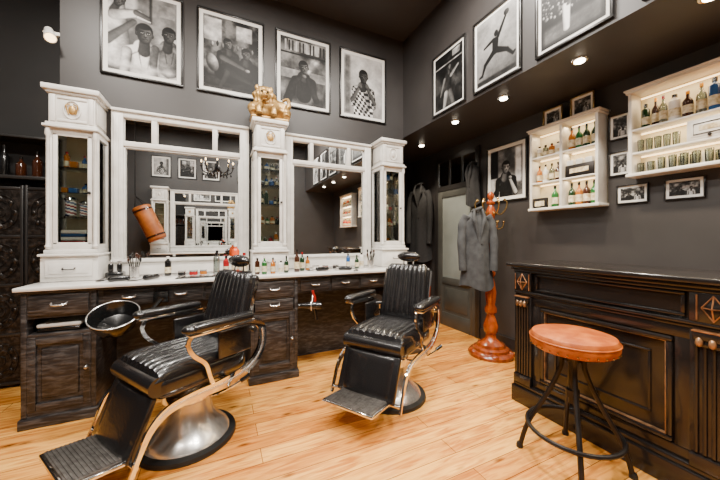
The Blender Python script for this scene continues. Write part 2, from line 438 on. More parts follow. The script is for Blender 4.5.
# ---------------------------------------------------------------- counter
def counter(peds, x0, x1, M=None):
    b = B('vanity_counter')
    if M: b.M = M
    yb = YB-.004
    b.box(x0, x1+.03, 2.76, yb, .938, .965, MARB, .006)
    b.box(x0+.01, x1+.015, 2.785, yb, .922, .938, DWOODH, .003)
    b.box(x0+.02, x1, 2.84, yb, .775, .922, DWOODH)
    def pull(x, y, z):
        b.tube(smooth([(x-.04, y, z+.012), (x-.032, y-.022, z), (x+.032, y-.022, z), (x+.04, y, z+.012)], 3), .006, STEEL, 6)
    for i, (p0, p1) in enumerate(peds):
        b.box(p0-.012, p1+.012, 2.785, yb-.02, 0, .07, DWOODH, .006)
        b.box(p0, p0+.03, 2.8, yb-.02, .07, .922, DWOOD, .003); b.box(p1-.03, p1, 2.8, yb-.02, .07, .922, DWOOD, .003)
        b.box(p0+.03, p1-.03, 3.2, yb-.02, .07, .922, DWOOD)
        b.box(p0+.03, p1-.03, 2.805, 3.2, .07, .11, DWOODH); b.box(p0+.03, p1-.03, 2.805, 3.2, .615, .635, DWOODH)
        b.box(p0+.03, p1-.03, 2.805, 3.2, .745, .922, DWOODH)
        b.box(p0+.04, p1-.04, 2.79, 2.806, .765, .905, DWOODH, .005); pull((p0+p1)/2, 2.79, .835)
        b.box(p0+.03, p1-.03, 2.815, 2.84, .11, .615, DWOOD)
        for xx in (p0+.03, p1-.075): b.box(xx, xx+.045, 2.798, 2.816, .11, .615, DWOOD, .004)
        for zz in (.11, .565): b.box(p0+.075, p1-.075, 2.798, 2.816, zz, zz+.05, DWOODH, .004)
        b.box(p0+.1, p1-.1, 2.806, 2.816, .19, .535, DWOOD, .008)
        b.ball((p1-.055, 2.788, .37), .014, STEEL, 10, 6)
        if i == 0:
            for k in range(2): b.box(p0+.06, p1-.1, 2.84, 3.1, .637+k*.03, .665+k*.03, BOT['white'] if k else BOT['black'], .01, 3)
        else:
            b.box(p0+.04, p1-.04, 2.795, 2.81, .64, .74, DWOODH, .005); pull((p0+p1)/2, 2.795, .69)
    for i in range(len(peds)-1):
        a = peds[i][1]+.02; c = peds[i+1][0]-.02; n = 3; w = (c-a)/n
        for k in range(n):
            b.box(a+k*w+.012, a+(k+1)*w-.012, 2.826, 2.841, .79, .908, DWOODH, .005)
            pull(a+(k+.5)*w, 2.826, .85)
        b.box(a-.02, c+.02, 3.28, yb-.01, 0.0, .775, DWOOD)
    return b.done()
counter([(-1.22, -.82), (.24, .66), (1.65, 2.06)], -1.245, 2.07)

MF = T_(Vector((0, YF+YB, 0))) @ RZ(180)
cabinet(-.62, MF, 9); cabinet(1.25, MF, 9)
mirror_unit(-.44, 1.07, MF)
counter([(-.8, -.4), (1.0, 1.4)], -.83, 1.4, MF)

# ---------------------------------------------------------------- photographic prints (tones computed per vertex)
rs = np.random.RandomState(3)
class Im:
    def __init__(s, a, n=150):
        s.a = a; ny = n; nx = max(8, int(n*a)); s.nx, s.ny = nx, ny
        s.X, s.Y = np.meshgrid(np.linspace(-a, a, nx), np.linspace(-1, 1, ny)); s.L = np.full(s.X.shape, .5)
    def noise(s, f, seed=0):
        r = np.random.RandomState(seed+int(f*10)); g = r.rand(int(f*2)+4, int(f*2)+4)
        u = (s.X+s.a)/2*f; v = (s.Y+1)/2*f
        i = np.clip(u.astype(int), 0, g.shape[1]-2); j = np.clip(v.astype(int), 0, g.shape[0]-2)
        fu = u-i; fv = v-j; fu = fu*fu*(3-2*fu); fv = fv*fv*(3-2*fv)
        return (g[j, i]*(1-fu)+g[j, i+1]*fu)*(1-fv)+(g[j+1, i]*(1-fu)+g[j+1, i+1]*fu)*fv
    def fbm(s, f, seed=0): return (s.noise(f, seed)+.5*s.noise(f*2.1, seed+1)+.25*s.noise(f*4.3, seed+2)+.12*s.noise(f*9, seed+3))/1.87
    def bg(s, lo, hi, f=3, seed=0): s.L = lo+(hi-lo)*np.clip((s.fbm(f, seed)-.3)/.4, 0, 1)
    def mix(s, m, v): s.L = s.L*(1-m)+v*m
    def blob(s, cx, cy, rx, ry, l, rot=0, soft=.1, tex=.0, flat=.35, lx=.55):
        c, n = math.cos(rot), math.sin(rot); dx = s.X-cx; dy = s.Y-cy
        x = (dx*c+dy*n)/rx; y = (-dx*n+dy*c)/ry; d = np.sqrt(x*x+y*y)
        m = np.clip((1+soft-d)/(2*soft), 0, 1); m = m*m*(3-2*m)
        nz = np.sqrt(np.clip(1-d*d, 0, 1)); wx = x*c-y*n; wy = x*n+y*c
        sh = flat+(1-flat)*1.25*np.clip(wx*lx+wy*.45+nz*.7, 0, 1.3)
        v = l*sh
        if tex: v = v*(1-tex+2*tex*s.fbm(11, int(abs(cx)*90+7)))
        s.mix(m, v)
    def cap(s, x0, y0, x1, y1, r0, r1, l, soft=.015, tex=0):
        dx, dy = x1-x0, y1-y0; q = dx*dx+dy*dy
        t = np.clip(((s.X-x0)*dx+(s.Y-y0)*dy)/q, 0, 1); r = r0+(r1-r0)*t
        d = np.hypot(s.X-x0-t*dx, s.Y-y0-t*dy); m = np.clip((r+soft-d)/(2*soft), 0, 1)
        cr = ((s.X-x0)*dy-(s.Y-y0)*dx)/(math.sqrt(q)*r)
        v = l*(.55+.6*np.sqrt(np.clip(1-(d/r)**2, 0, 1))+.25*cr)
        if tex: v = v*(1-tex+2*tex*s.fbm(12, 5))
        s.mix(m, v)
    def rect(s, x0, x1, y0, y1, l, soft=.01, tex=0):
        m = np.clip((s.X-x0)/soft, 0, 1)*np.clip((x1-s.X)/soft, 0, 1)*np.clip((s.Y-y0)/soft, 0, 1)*np.clip((y1-s.Y)/soft, 0, 1)
        s.mix(m, l*(1-tex+2*tex*s.fbm(9, int(abs(x0)*50))))
    def head(s, cx, cy, k, skin, hair=.06, turn=0, tilt=0):
        c, n = math.cos(tilt), math.sin(tilt)
        P = lambda x, y: (cx+k*(x*c-y*n), cy+k*(x*n+y*c))
        s.cap(*P(0, -.3), *P(-.02, -1.1), .26*k, .34*k, skin*.6)
        s.blob(*P(-.02, .2), .47*k, .5*k, hair, tilt, .08, .3, .7)
        for e in (-1, 1): s.blob(*P(e*.42, -.02), .08*k, .14*k, skin*.7, tilt)
        s.blob(*P(0, -.02), .40*k, .58*k, skin, tilt, .07)
        s.blob(*P(0, -.3), .28*k, .3*k, skin*1.02, tilt, .3)
        s.blob(*P(.0, .46), .37*k, .17*k, hair, tilt, .2, .3, .7)
        for e in (-1, 1):
            x = e*.17+turn*.1
            s.blob(*P(x, .07), .12*k, .075*k, skin*.5, tilt, .5)
            s.blob(*P(x, .065), .07*k, .028*k, .85, tilt, .3, flat=.9); s.blob(*P(x, .065), .032*k, .035*k, .02, tilt, .3)
            s.blob(*P(x, .17), .12*k, .022*k, .04, tilt+e*-.1, .5)
        s.blob(*P(turn*.12, -.08), .055*k, .17*k, skin*1.35, tilt, .5); s.blob(*P(turn*.12, -.17), .1*k, .035*k, skin*.45, tilt, .5)
        s.blob(*P(turn*.1, -.31), .15*k, .045*k, skin*.5, tilt, .35); s.blob(*P(turn*.1, -.345), .11*k, .03*k, skin*1.1, tilt, .5)
    def body(s, cx, cy, k, l, tex=0):
        s.cap(cx, cy-.95*k, cx, cy-2.6*k, .62*k, .72*k, l, tex=tex)
        for e in (-1, 1):
            s.cap(cx+e*.15*k, cy-.85*k, cx+e*.85*k, cy-1.2*k, .2*k, .3*k, l*1.05, tex=tex)
            s.cap(cx+e*.92*k, cy-1.25*k, cx+e*1.05*k, cy-2.6*k, .27*k, .25*k, l*.85, tex=tex)
        for e in (-1, 1): s.cap(cx+e*.3*k, cy-1.3*k, cx+e*.15*k, cy-2.2*k, .03*k, .01*k, l*.5)
        s.cap(cx-.22*k, cy-.8*k, cx, cy-1.15*k, .05*k, .03*k, l*.45); s.cap(cx+.22*k, cy-.8*k, cx, cy-1.15*k, .05*k, .03*k, l*.45)
    def person(s, cx, cy, k, skin, shirt, tex=0, **kw):
        s.body(cx, cy, k, shirt, tex); s.head(cx, cy, k, skin, **kw)

def make_print(kind, a):
    m = Im(a, 180 if kind in ('boys', 'shop', 'smoke', 'boy', 'dark', 'jump', 'crowd', 'profile') else 70)
    if kind == 'boys':
        m.bg(.35, .85, 3, 1); m.rect(-a, -.1, .5, 1, .8, .1); m.rect(.1, .2, .3, 1, .25, .04); m.rect(.3, .7, .55, .9, .55, .03, .4)
        m.cap(-.7, .75, -.6, -.6, .3, .35, .8, tex=.3); m.head(-.5, .72, .26, .38, turn=.6, tilt=-.4)
        m.cap(-.6, .35, -.1, .52, .13, .09, .75, tex=.3); m.cap(-.15, .52, .1, .44, .07, .05, .35)
        m.person(.02, .02, .40, .34, .85, .3, turn=.3)
        m.person(.55, .12, .33, .28, .4, .45, turn=-.6, tilt=-.08); m.cap(-.75, -.3, -.2, .28, .11, .06, .34); m.cap(-.12, .42, .14, .36, .03, .02, .9)
        m.rect(-a, a, -1, -.72, .85, .15, .3)
    elif kind == 'shop':
        m.bg(.05, .5, 6, 4); m.rect(-a, -.25, .3, .95, .75, .03, .4); m.rect(.1, .55, .45, .9, .65, .03, .6); m.rect(-a, a, -1, -.55, .15, .1, .6)
        for k in range(9): m.blob(-.5+k*.13, .22+.04*(k % 2), .03, .08, [.7, .2, .5][k % 3])
        m.person(-.1, .3, .24, .4, .12, .5, tilt=.15); m.person(.38, .12, .27, .34, .08, .4, turn=-.5)
        m.blob(.05, -.5, .5, .3, .1, .1, .05, .5, .4); m.cap(-.25, -.1, .3, -.3, .08, .05, .3); m.cap(-.1, -.45, .55, -.7, .11, .06, .14, tex=.5); m.cap(-.1, -.5, -.3, -.95, .08, .05, .2); m.blob(-.5, -.3, .15, .25, .5, .3, .1, .6); m.blob(.4, -.35, .08, .05, .6)
    elif kind == 'smoke':
        m.bg(.2, .6, 5, 8); m.rect(-a, a, .5, .56, .15); m.rect(-.5, .5, .6, .95, .65, .02, .6); m.rect(-a, a, -.25, .05, .55, .02, .4)
        for k in range(12): m.rect(-.6+k*.11, -.53+k*.11, .6, .93, .2 if k % 3 else .8, .02)
        m.person(.0, .15, .33, .36, .1, .5, tilt=.1, turn=.5)
        m.cap(-.5, -.9, -.35, -.4, .13, .1, .12, tex=.5); m.cap(-.35, -.4, -.08, -.12, .08, .055, .14); m.cap(.4, -.8, .12, -.2, .1, .06, .13, tex=.5); m.blob(0, -.12, .08, .06, .45); m.blob(.3, .38, .16, .09, .8, .4, .8, .6, .8); m.blob(.15, .05, .08, .05, .7, .8, .9, .5, .8)
    elif kind == 'boy':
        m.bg(.6, .85, 2, 2); m.rect(-a, -.45, -1, 1, .45, .08, .3)
        m.body(0, .3, .36, .5); msk = (((m.X*11+m.Y*4).astype(int)+(m.Y*10).astype(int)) % 2 == 0)
        reg = (np.abs(m.X) < .46) & (m.Y < -.03) & (m.L < .62) | ((np.abs(m.X) < .36) & (m.Y < -.1)); m.L = np.where(reg & msk, m.L*.3, m.L); m.L = np.where(reg & ~msk, m.L*1.3+.1, m.L)
        m.head(0, .33, .36, .3); m.cap(-.42, -.5, -.16, -.05, .07, .05, .32); m.cap(.42, -.5, .16, -.05, .07, .05, .32); m.blob(-.12, -.02, .07, .07, .38); m.blob(.12, -.02, .07, .07, .38)
        for e in (-1, 1):
            for k in range(3): m.cap(e*(.1+k*.035), .0, e*(.06+k*.04), .1, .016, .013, .38)
    elif kind == 'dark':
        m.bg(.02, .3, 5, 6); m.rect(-a, a, .55, .62, .6, .02, .5); m.rect(.2, .6, .7, .95, .5, .02, .6)
        m.cap(0, .1, -.02, -.45, .2, .15, .16, tex=.5); m.head(.05, .42, .2, .42); m.cap(.15, .08, .5, .3, .08, .05, .45); m.cap(-.18, .05, -.4, -.5, .07, .045, .4); m.cap(-.1, -.5, -.2, -1, .12, .09, .55); m.cap(.1, -.5, .28, -1, .12, .09, .35)
    elif kind == 'jump':
        m.bg(.5, .68, 2, 9); m.L = m.L*(.7+.3*(m.Y+1)/2); m.rect(-a, a, -1, -.82, .2, .05, .5)
        for q in ((.0, .15, -.02, -.15, .11, .1), (.08, .22, .35, .68, .055, .035), (-.08, .22, -.42, .12, .05, .03), (-.05, -.15, -.38, -.4, .09, .06), (-.38, -.4, -.5, -.7, .055, .035), (.05, -.15, .4, -.32, .09, .06), (.4, -.32, .6, -.55, .055, .035), (-.5, -.7, -.6, -.72, .04, .03), (.6, -.55, .66, -.5, .04, .03)):
            m.cap(*q, .07)
        m.blob(.02, .37, .075, .095, .08); m.blob(.38, .78, .09, .09, .25)
    elif kind == 'crowd':
        m.bg(.0, .15, 6, 3)
        for k in range(330):
            x = rs.uniform(-a, a); y = 1-1.35*(k/330)**.85; r = .02+.018*(1-y)/1.4
            m.blob(x, y, r, r*1.25, rs.choice([.15, .3, .45, .65]), 0, .3)
        m.rect(-a, a, -1, -.45, .38, .12, .3); m.cap(-.1, -.75, -.1, -.2, .08, .1, .85); m.blob(-.1, -.08, .06, .08, .25); m.cap(-.05, -.2, .15, .15, .045, .03, .3); m.blob(.17, .23, .06, .06, .7)
    elif kind == 'profile':
        m.bg(.3, .8, 3, 7); m.rect(-a, -.35, -.2, 1, .1, .05, .6); m.rect(.4, a, -.5, 1, .9, .1, .2)
        m.person(.0, .2, .42, .62, .12, .4, tilt=-.12, turn=.8, hair=.03); m.cap(.45, -.85, .2, -.3, .1, .06, .65); m.blob(.2, -.24, .09, .07, .68); m.cap(-.5, -.8, -.2, -.55, .1, .08, .12)
    else:
        m.bg(.2, .7, 5, 11 if kind == 's1' else 14); m.rect(-a, a, -1, -.4, .2, .1, .6); m.person(-.25*a, .1, .36, .45, .15); m.person(.45*a, .0, .34, .4, .7)
    m.L = np.clip(m.L*(.82+.36*m.fbm(7, 21))+(m.fbm(45, 5)-.5)*.09, 0, .95)
    m.L = np.clip(m.L, 0, 1)**2.7*.8+.002
    return m

def picture(o, face, w, h, kind, mat=.05, fr=.018, name='framed_photograph', frame=None):
    b = B(name); b.M = wallM(o, face); F = frame or PFR
    d = .022
    b.box(-w/2, w/2, -h/2, -h/2+fr, 0, d, F, .002); b.box(-w/2, w/2, h/2-fr, h/2, 0, d, F, .002)
    b.box(-w/2, -w/2+fr, -h/2+fr, h/2-fr, 0, d, F, .002); b.box(w/2-fr, w/2, -h/2+fr, h/2-fr, 0, d, F, .002)
    b.box(-w/2+fr, w/2-fr, -h/2+fr, h/2-fr, 0, .008, MATB)
    ob = b.done()
    pw = w-2*fr-2*mat; ph = h-2*fr-2*mat
    m = make_print(kind, pw/ph); M = wallM(o, face)
    vs = [M @ Vector((x, y, .0095)) - ob.location for x, y in zip((m.X*ph/2).ravel(), (m.Y*ph/2).ravel())]
    nx, ny = m.nx, m.ny
    fs = [(j*nx+i, j*nx+i+1, (j+1)*nx+i+1, (j+1)*nx+i) for j in range(ny-1) for i in range(nx-1)]
    me = bpy.data.meshes.new('print'); me.from_pydata(vs, [], fs); me.materials.append(PRINT)
    ca = me.color_attributes.new('tone', 'FLOAT_COLOR', 'POINT'); l = m.L.ravel()
    ca.data.foreach_set('color', np.stack([l, l*.985, l*.96, np.ones_like(l)], 1).ravel().astype(np.float32))
    po = bpy.data.objects.new('print', me); S.collection.objects.link(po); po.parent = ob
    return ob

zc = 3.165
for cx, k in ((-.637, 'boys'), (.11, 'shop'), (.858, 'smoke'), (1.605, 'boy')):
    picture((cx, YB-.001, zc), 'back', .63, .83, k, mat=.036)
for cy, k in ((2.475, 'dark'), (1.875, 'jump'), (1.255, 'crowd'), (.62, 'smoke'), (0, 'profile'), (-.62, 'boy')):
    picture((XS-.001, cy, 2.98), 'right', .5, .66, k, mat=.024)
picture((XR-.001, 2.47, 2.07), 'right', .55, .68, 'profile', mat=.04)
picture((XR-.001, 1.36, 2.235), 'right', .15, .215, 's1', mat=.018, fr=.009)
picture((XR-.001, 1.36, 1.925), 'right', .15, .205, 's2', mat=.018, fr=.009)
picture((XR-.001, 1.277, 1.66), 'right', .21, .155, 's1', mat=.018, fr=.009)
picture((XR-.001, .975, 1.66), 'right', .215, .155, 's2', mat=.018, fr=.009)
for cx, k in ((-1.25, 'boy'), (-.72, 'shop'), (-.2, 'profile'), (.6, 'smoke'), (1.3, 'boys')):
    picture((cx, YF+.001, 2.98), 'front', .4, .5, k, mat=.03)

# ---------------------------------------------------------------- wall shelves right
def wshelf(y0, y1, z0, z1, cols, zr, xf, fill, en=1.0):
    b = B('lit_display_shelf'); xb = XR-.001; rows = len(zr)
    b.box(xb-.012, xb, y0, y1, z0, z1, WHITEI)
    t = .024
    b.box(xf, xb, y0, y0+t, z0, z1, WHITE, .003); b.box(xf, xb, y1-t, y1, z0, z1, WHITE, .003)
    b.box(xf-.012, xb, y0-.012, y1+.012, z1, z1+.022, WHITE, .005); b.box(xf-.022, xb, y0-.022, y1+.022, z1+.022, z1+.034, WHITE, .004)
    b.box(xf-.012, xb, y0-.012, y1+.012, z0-.025, z0, WHITE, .005)
    cw = (y1-y0)/cols
    for c in range(1, cols): b.box(xf, xb, y0+c*cw-.011, y0+c*cw+.011, z0, z1, WHITE, .002)
    for i, z in enumerate(zr):
        if i: b.box(xf+.005, xb, y0+t, y1-t, z-.014, z, WHITE, .002)
        for c in range(cols):
            zt = (zr[i+1] if i+1 < rows else z1)-.015
            b.box(xb-.02, xb-.012, y0+c*cw+.03, y0+(c+1)*cw-.03, zt-.008, zt, LED)
    fill(b, zr, cw, xb)
    ob = b.done()
    for i, z in enumerate(zr):
        zt = (zr[i+1] if i+1 < rows else z1)-.025
        l = bpy.data.lights.new('cabinet_led', 'AREA'); l.shape = 'RECTANGLE'; l.size = .06; l.size_y = (y1-y0)*.85
        l.energy = en*1.5*(y1-y0)/.6; l.color = (1, .76, .45)
        o = bpy.data.objects.new('cabinet_led', l); o.location = ((xf+xb)/2, (y0+y1)/2, zt); S.collection.objects.link(o)
    return ob
def fillA(b, zr, cw, xb):
    x = xb-.08
    Y = lambda c, k: 1.45+c*cw+k*cw
    z = zr[2]
    for k, kd in ((.18, 'dgreen'), (.4, 'dgreen'), (.6, 'green'), (.8, 'amber')): bottle(b, x, Y(0, k), z, .21, .028, kd)
    for k, kd in ((.2, 'white'), (.4, 'amber'), (.6, 'clear'), (.8, 'white')): bottle(b, x, Y(1, k), z, .12, .026, kd, style=1, cap='brown')
    z = zr[1]
    b.box(x-.06, x-.04, Y(0, .12), Y(0, .88), z, z+.11, IRON, .004); b.box(x-.063, x-.06, Y(0, .25), Y(0, .75), z+.035, z+.075, LABEL)
    for k, kd in ((.2, 'brown'), (.4, 'clear'), (.6, 'white'), (.8, 'amber')): bottle(b, x, Y(1, k), z, .18, .026, kd)
    for k in (.2, .45, .7): b.box(x-.04, x+.02, Y(0, k), Y(0, k+.18), z+.111, z+.16, BOT['white'], .004)
    z = zr[0]
    for k, kd in ((.2, 'green'), (.4, 'brown'), (.6, 'amber'), (.8, 'dgreen')): bottle(b, x, Y(0, k), z, .21, .028, kd)
    bottle(b, x, Y(1, .3), z, .21, .032, 'green')
    b.box(x-.06, x-.03, Y(1, .45), Y(1, .9), z, z+.1, IRON, .004); b.box(x-.064, x-.06, Y(1, .52), Y(1, .83), z+.02, z+.07, LABEL)
wshelf(1.45, 2.07, 1.60, 2.37, 2, [1.60, 1.857, 2.113], 2.90, fillA)
def fillB(b, zr, cw, xb):
    x = xb-.085; z = zr[2]
    kinds = ['dgreen', 'brown', 'clear', 'white', 'brown', 'clear', 'blue', 'yellow', 'yellow', 'amber', 'yellow', 'clear', 'amber', 'green']
    y = 1.19
    for i, kd in enumerate(kinds):
        r = random.uniform(.022, .034); h = random.uniform(.18, .24)
        if kd == 'yellow': r, h = .036, .25
        bottle(b, x+random.uniform(-.02, .02), y-r, z, h, r, kd, cap=random.choice(['black', 'yellow', 'white', 'red']), style=random.choice([0, 0, 1])); y -= 2*r+.006
        if y < .44: break
    z = zr[1]
    for i in range(5): bottle(b, x, 1.19-i*.05, z, .11, .022, 'clear', style=2)
    b.box(x-.06, x-.04, .70, .92, z, z+.14, WHITE, .004); b.box(x-.064, x-.06, .72, .90, z+.02, z+.12, BOT['white'], .003)
    fr = [(x-.066, .735, z+.035), (x-.066, .885, z+.035), (x-.066, .885, z+.105), (x-.066, .735, z+.105)]
    b.tube(fr, .004, IRON, 6, True); b.box(x-.067, x-.064, .76, .86, z+.055, z+.09, LABEL, .001); b.ball((x-.07, .81, z+.02), .01, IRON, 8, 6)
    for i in range(5): bottle(b, x, .64-i*.055, z, .11, .022, 'clear', style=2)
    z = zr[0]
    for i in range(14): bottle(b, x, 1.19-i*.06, z, random.choice([.09, .11]), .023, 'clear', style=2)
    for i in range(13): bottle(b, x+.045, 1.16-i*.06, z, .1, .018, random.choice(['clear', 'clear', 'white']), style=2)
wshelf(.37, 1.245, 1.80, 2.42, 1, [1.80, 1.96, 2.14], 2.90, fillB)
def fillC(b, zr, cw, xb):
    for z in zr:
        for i in range(9): bottle(b, xb-.08, -.12-i*.075, z, random.uniform(.14, .2), .027, random.choice(['green', 'amber', 'red', 'orange', 'brown', 'clear']))
wshelf(-.8, -.05, 1.60, 2.37, 1, [1.60, 1.857, 2.113], 2.90, fillC)
picture((2.98, 1.875, 2.405+.09), 'right', .19, .17, 's1', mat=.02, fr=.012, name='small_photo_frame', frame=BRASS)
picture((2.98, 1.61, 2.405+.1), 'right', .2, .19, 's2', mat=.02, fr=.012, name='small_photo_frame', frame=BRASS)

# ---------------------------------------------------------------- bar
b = B('bar_counter')
x = 2.15; ya, yb_ = .5, 1.66
b.box(x+.03, 2.66, ya+.02, yb_-.02, 0, 1.06, BARW)
b.box(x-.045, 2.72, ya-.05, yb_+.05, 1.075, 1.106, BARW, .008, 3)
b.box(x-.02, 2.69, ya-.025, yb_+.025, 1.05, 1.075, BARW, .008)
b.box(x-.005, 2.67, ya-.01, yb_+.01, 1.03, 1.05, BARW, .004)
b.box(x-.02, 2.68, ya-.02, yb_+.02, 0, .13, BARW, .008); b.box(x-.008, 2.67, ya-.01, yb_+.01, .13, .16, BARW, .008)
b.box(x-.01, x+.03, ya, yb_, .865, .885, BARW, .006)
b.box(x+.005, x+.03, ya, yb_, .845, .865, BARW, .004)
for p0, p1 in ((ya, ya+.17), (yb_-.14, yb_)):
    b.box(x-.01, x+.03, p0, p1, .885, 1.03, BARW, .004)
    m = (p0+p1)/2; e = x-.012
    b.add([(e, m-.036, .958), (e, m, .902), (e, m+.036, .958), (e, m, 1.014), (x-.034, m, .958)],
          [[0, 1, 4], [1, 2, 4], [2, 3, 4], [3, 0, 4]], BARW)
    b.tube([(e, m-.04, .958), (e, m, .896), (e, m+.04, .958), (e, m, 1.02)], .0045, COPPER, 6, True)
    b.tube([(x-.034, m, .958), (e, m, .902)], .003, COPPER, 6); b.tube([(x-.034, m, .958), (e, m, 1.014)], .003, COPPER, 6)
    for sg in (-1, 1):
        b.tube([(e, m+sg*.057, .896), (e, m+sg*.057, 1.02)], .0035, COPPER, 6)
        b.tube([(x-.034, m, .958), (e, m+sg*.036, .958)], .003, COPPER, 6)
    b.box(x-.004, x+.03, p0, p1, .16, .845, BARW, .004)
    b.box(x-.026, x+.02, p0+.012, p1-.012, .795, .845, BARW, .012, 3)
    b.box(x-.028, x+.02, p0+.012, p1-.012, .838, .846, COPPER, .003)
    b.box(x-.02, x+.02, p0+.018, p1-.018, .765, .795, BARW, .008)
    for k in range(3):
        yy = p0+.04+(p1-p0-.08)*k/2
        b.ball((x-.024, yy, .79), (.015, .014, .024), BARH, 10, 8)
    for k in range(5):
        yy = p0+.025+(p1-p0-.05)*k/4
        b.cyl((x-.006, yy, .24), (x-.006, yy, .765), .009, BARW, seg=8)
    b.box(x-.018, x+.02, p0, p1, .16, .23, BARW, .006)
def fr_rect(y0, y1, z0, z1, w, x0, x1, m, bv):
    b.box(x0, x1, y0, y1, z0, z0+w, m, bv); b.box(x0, x1, y0, y1, z1-w, z1, m, bv)
    b.box(x0, x1, y0, y0+w, z0+w, z1-w, m, bv); b.box(x0, x1, y1-w, y1, z0+w, z1-w, m, bv)
fr_rect(ya+.19, yb_-.16, .895, 1.025, .018, x+.01, x+.035, BARW, .006)
fr_rect(ya+.17, yb_-.14, .16, .845, .06, x+.012, x+.032, BARW, .004)
fr_rect(ya+.235, yb_-.205, .225, .78, .028, x, x+.035, BARW, .01)
fr_rect(ya+.262, yb_-.232, .252, .753, .005, x+.008, x+.035, BARH, .0015)
fr_rect(ya+.33, yb_-.30, .33, .68, .012, x+.018, x+.035, BARW, .004)
b.done()

# ---------------------------------------------------------------- stool
b = B('bar_stool')
c = (1.86, 1.06, 0)
b.lathe([(.001, .655), (.19, .655), (.205, .665), (.218, .69), (.218, .72), (.205, .742), (.15, .757), (.001, .762)], ORL, c, 40)
b.tube([(c[0]+.217*math.cos(t), c[1]+.217*math.sin(t), .716) for t in [i*2*pi/36 for i in range(36)]], .005, ORL, 6, True)
for i in range(30):
    t = i*2*pi/30; b.ball((c[0]+.214*math.cos(t), c[1]+.214*math.sin(t), .675), .005, BRASS, 6, 4)
b.lathe([(.13, .635), (.13, .655)], IRON, c, 20)
b.lathe([(.02, .34), (.02, .65)], IRON, c, 12); b.lathe([(.045, .59), (.045, .61)], IRON, c, 14); b.lathe([(.035, .38), (.035, .42)], IRON, c, 14)
for k in range(4):
    a = math.radians(38+90*k); ca, sa = math.cos(a), math.sin(a)
    pts = smooth([(c[0]+.075*ca, c[1]+.075*sa, .65), (c[0]+.055*ca, c[1]+.055*sa, .56), (c[0]+.12*ca, c[1]+.12*sa, .38), (c[0]+.225*ca, c[1]+.225*sa, .17), (c[0]+.27*ca, c[1]+.27*sa, .01)], 5)
    b.tube(pts, .0135, IRON, 8)
    b.lathe([(.02, 0), (.02, .015), (.014, .03)], RUB, (c[0]+.272*ca, c[1]+.272*sa, 0), 10)
b.tube([(c[0]+.232*math.cos(t), c[1]+.232*math.sin(t), .19) for t in [i*2*pi/32 for i in range(32)]], .012, IRON, 8, True)
b.done()

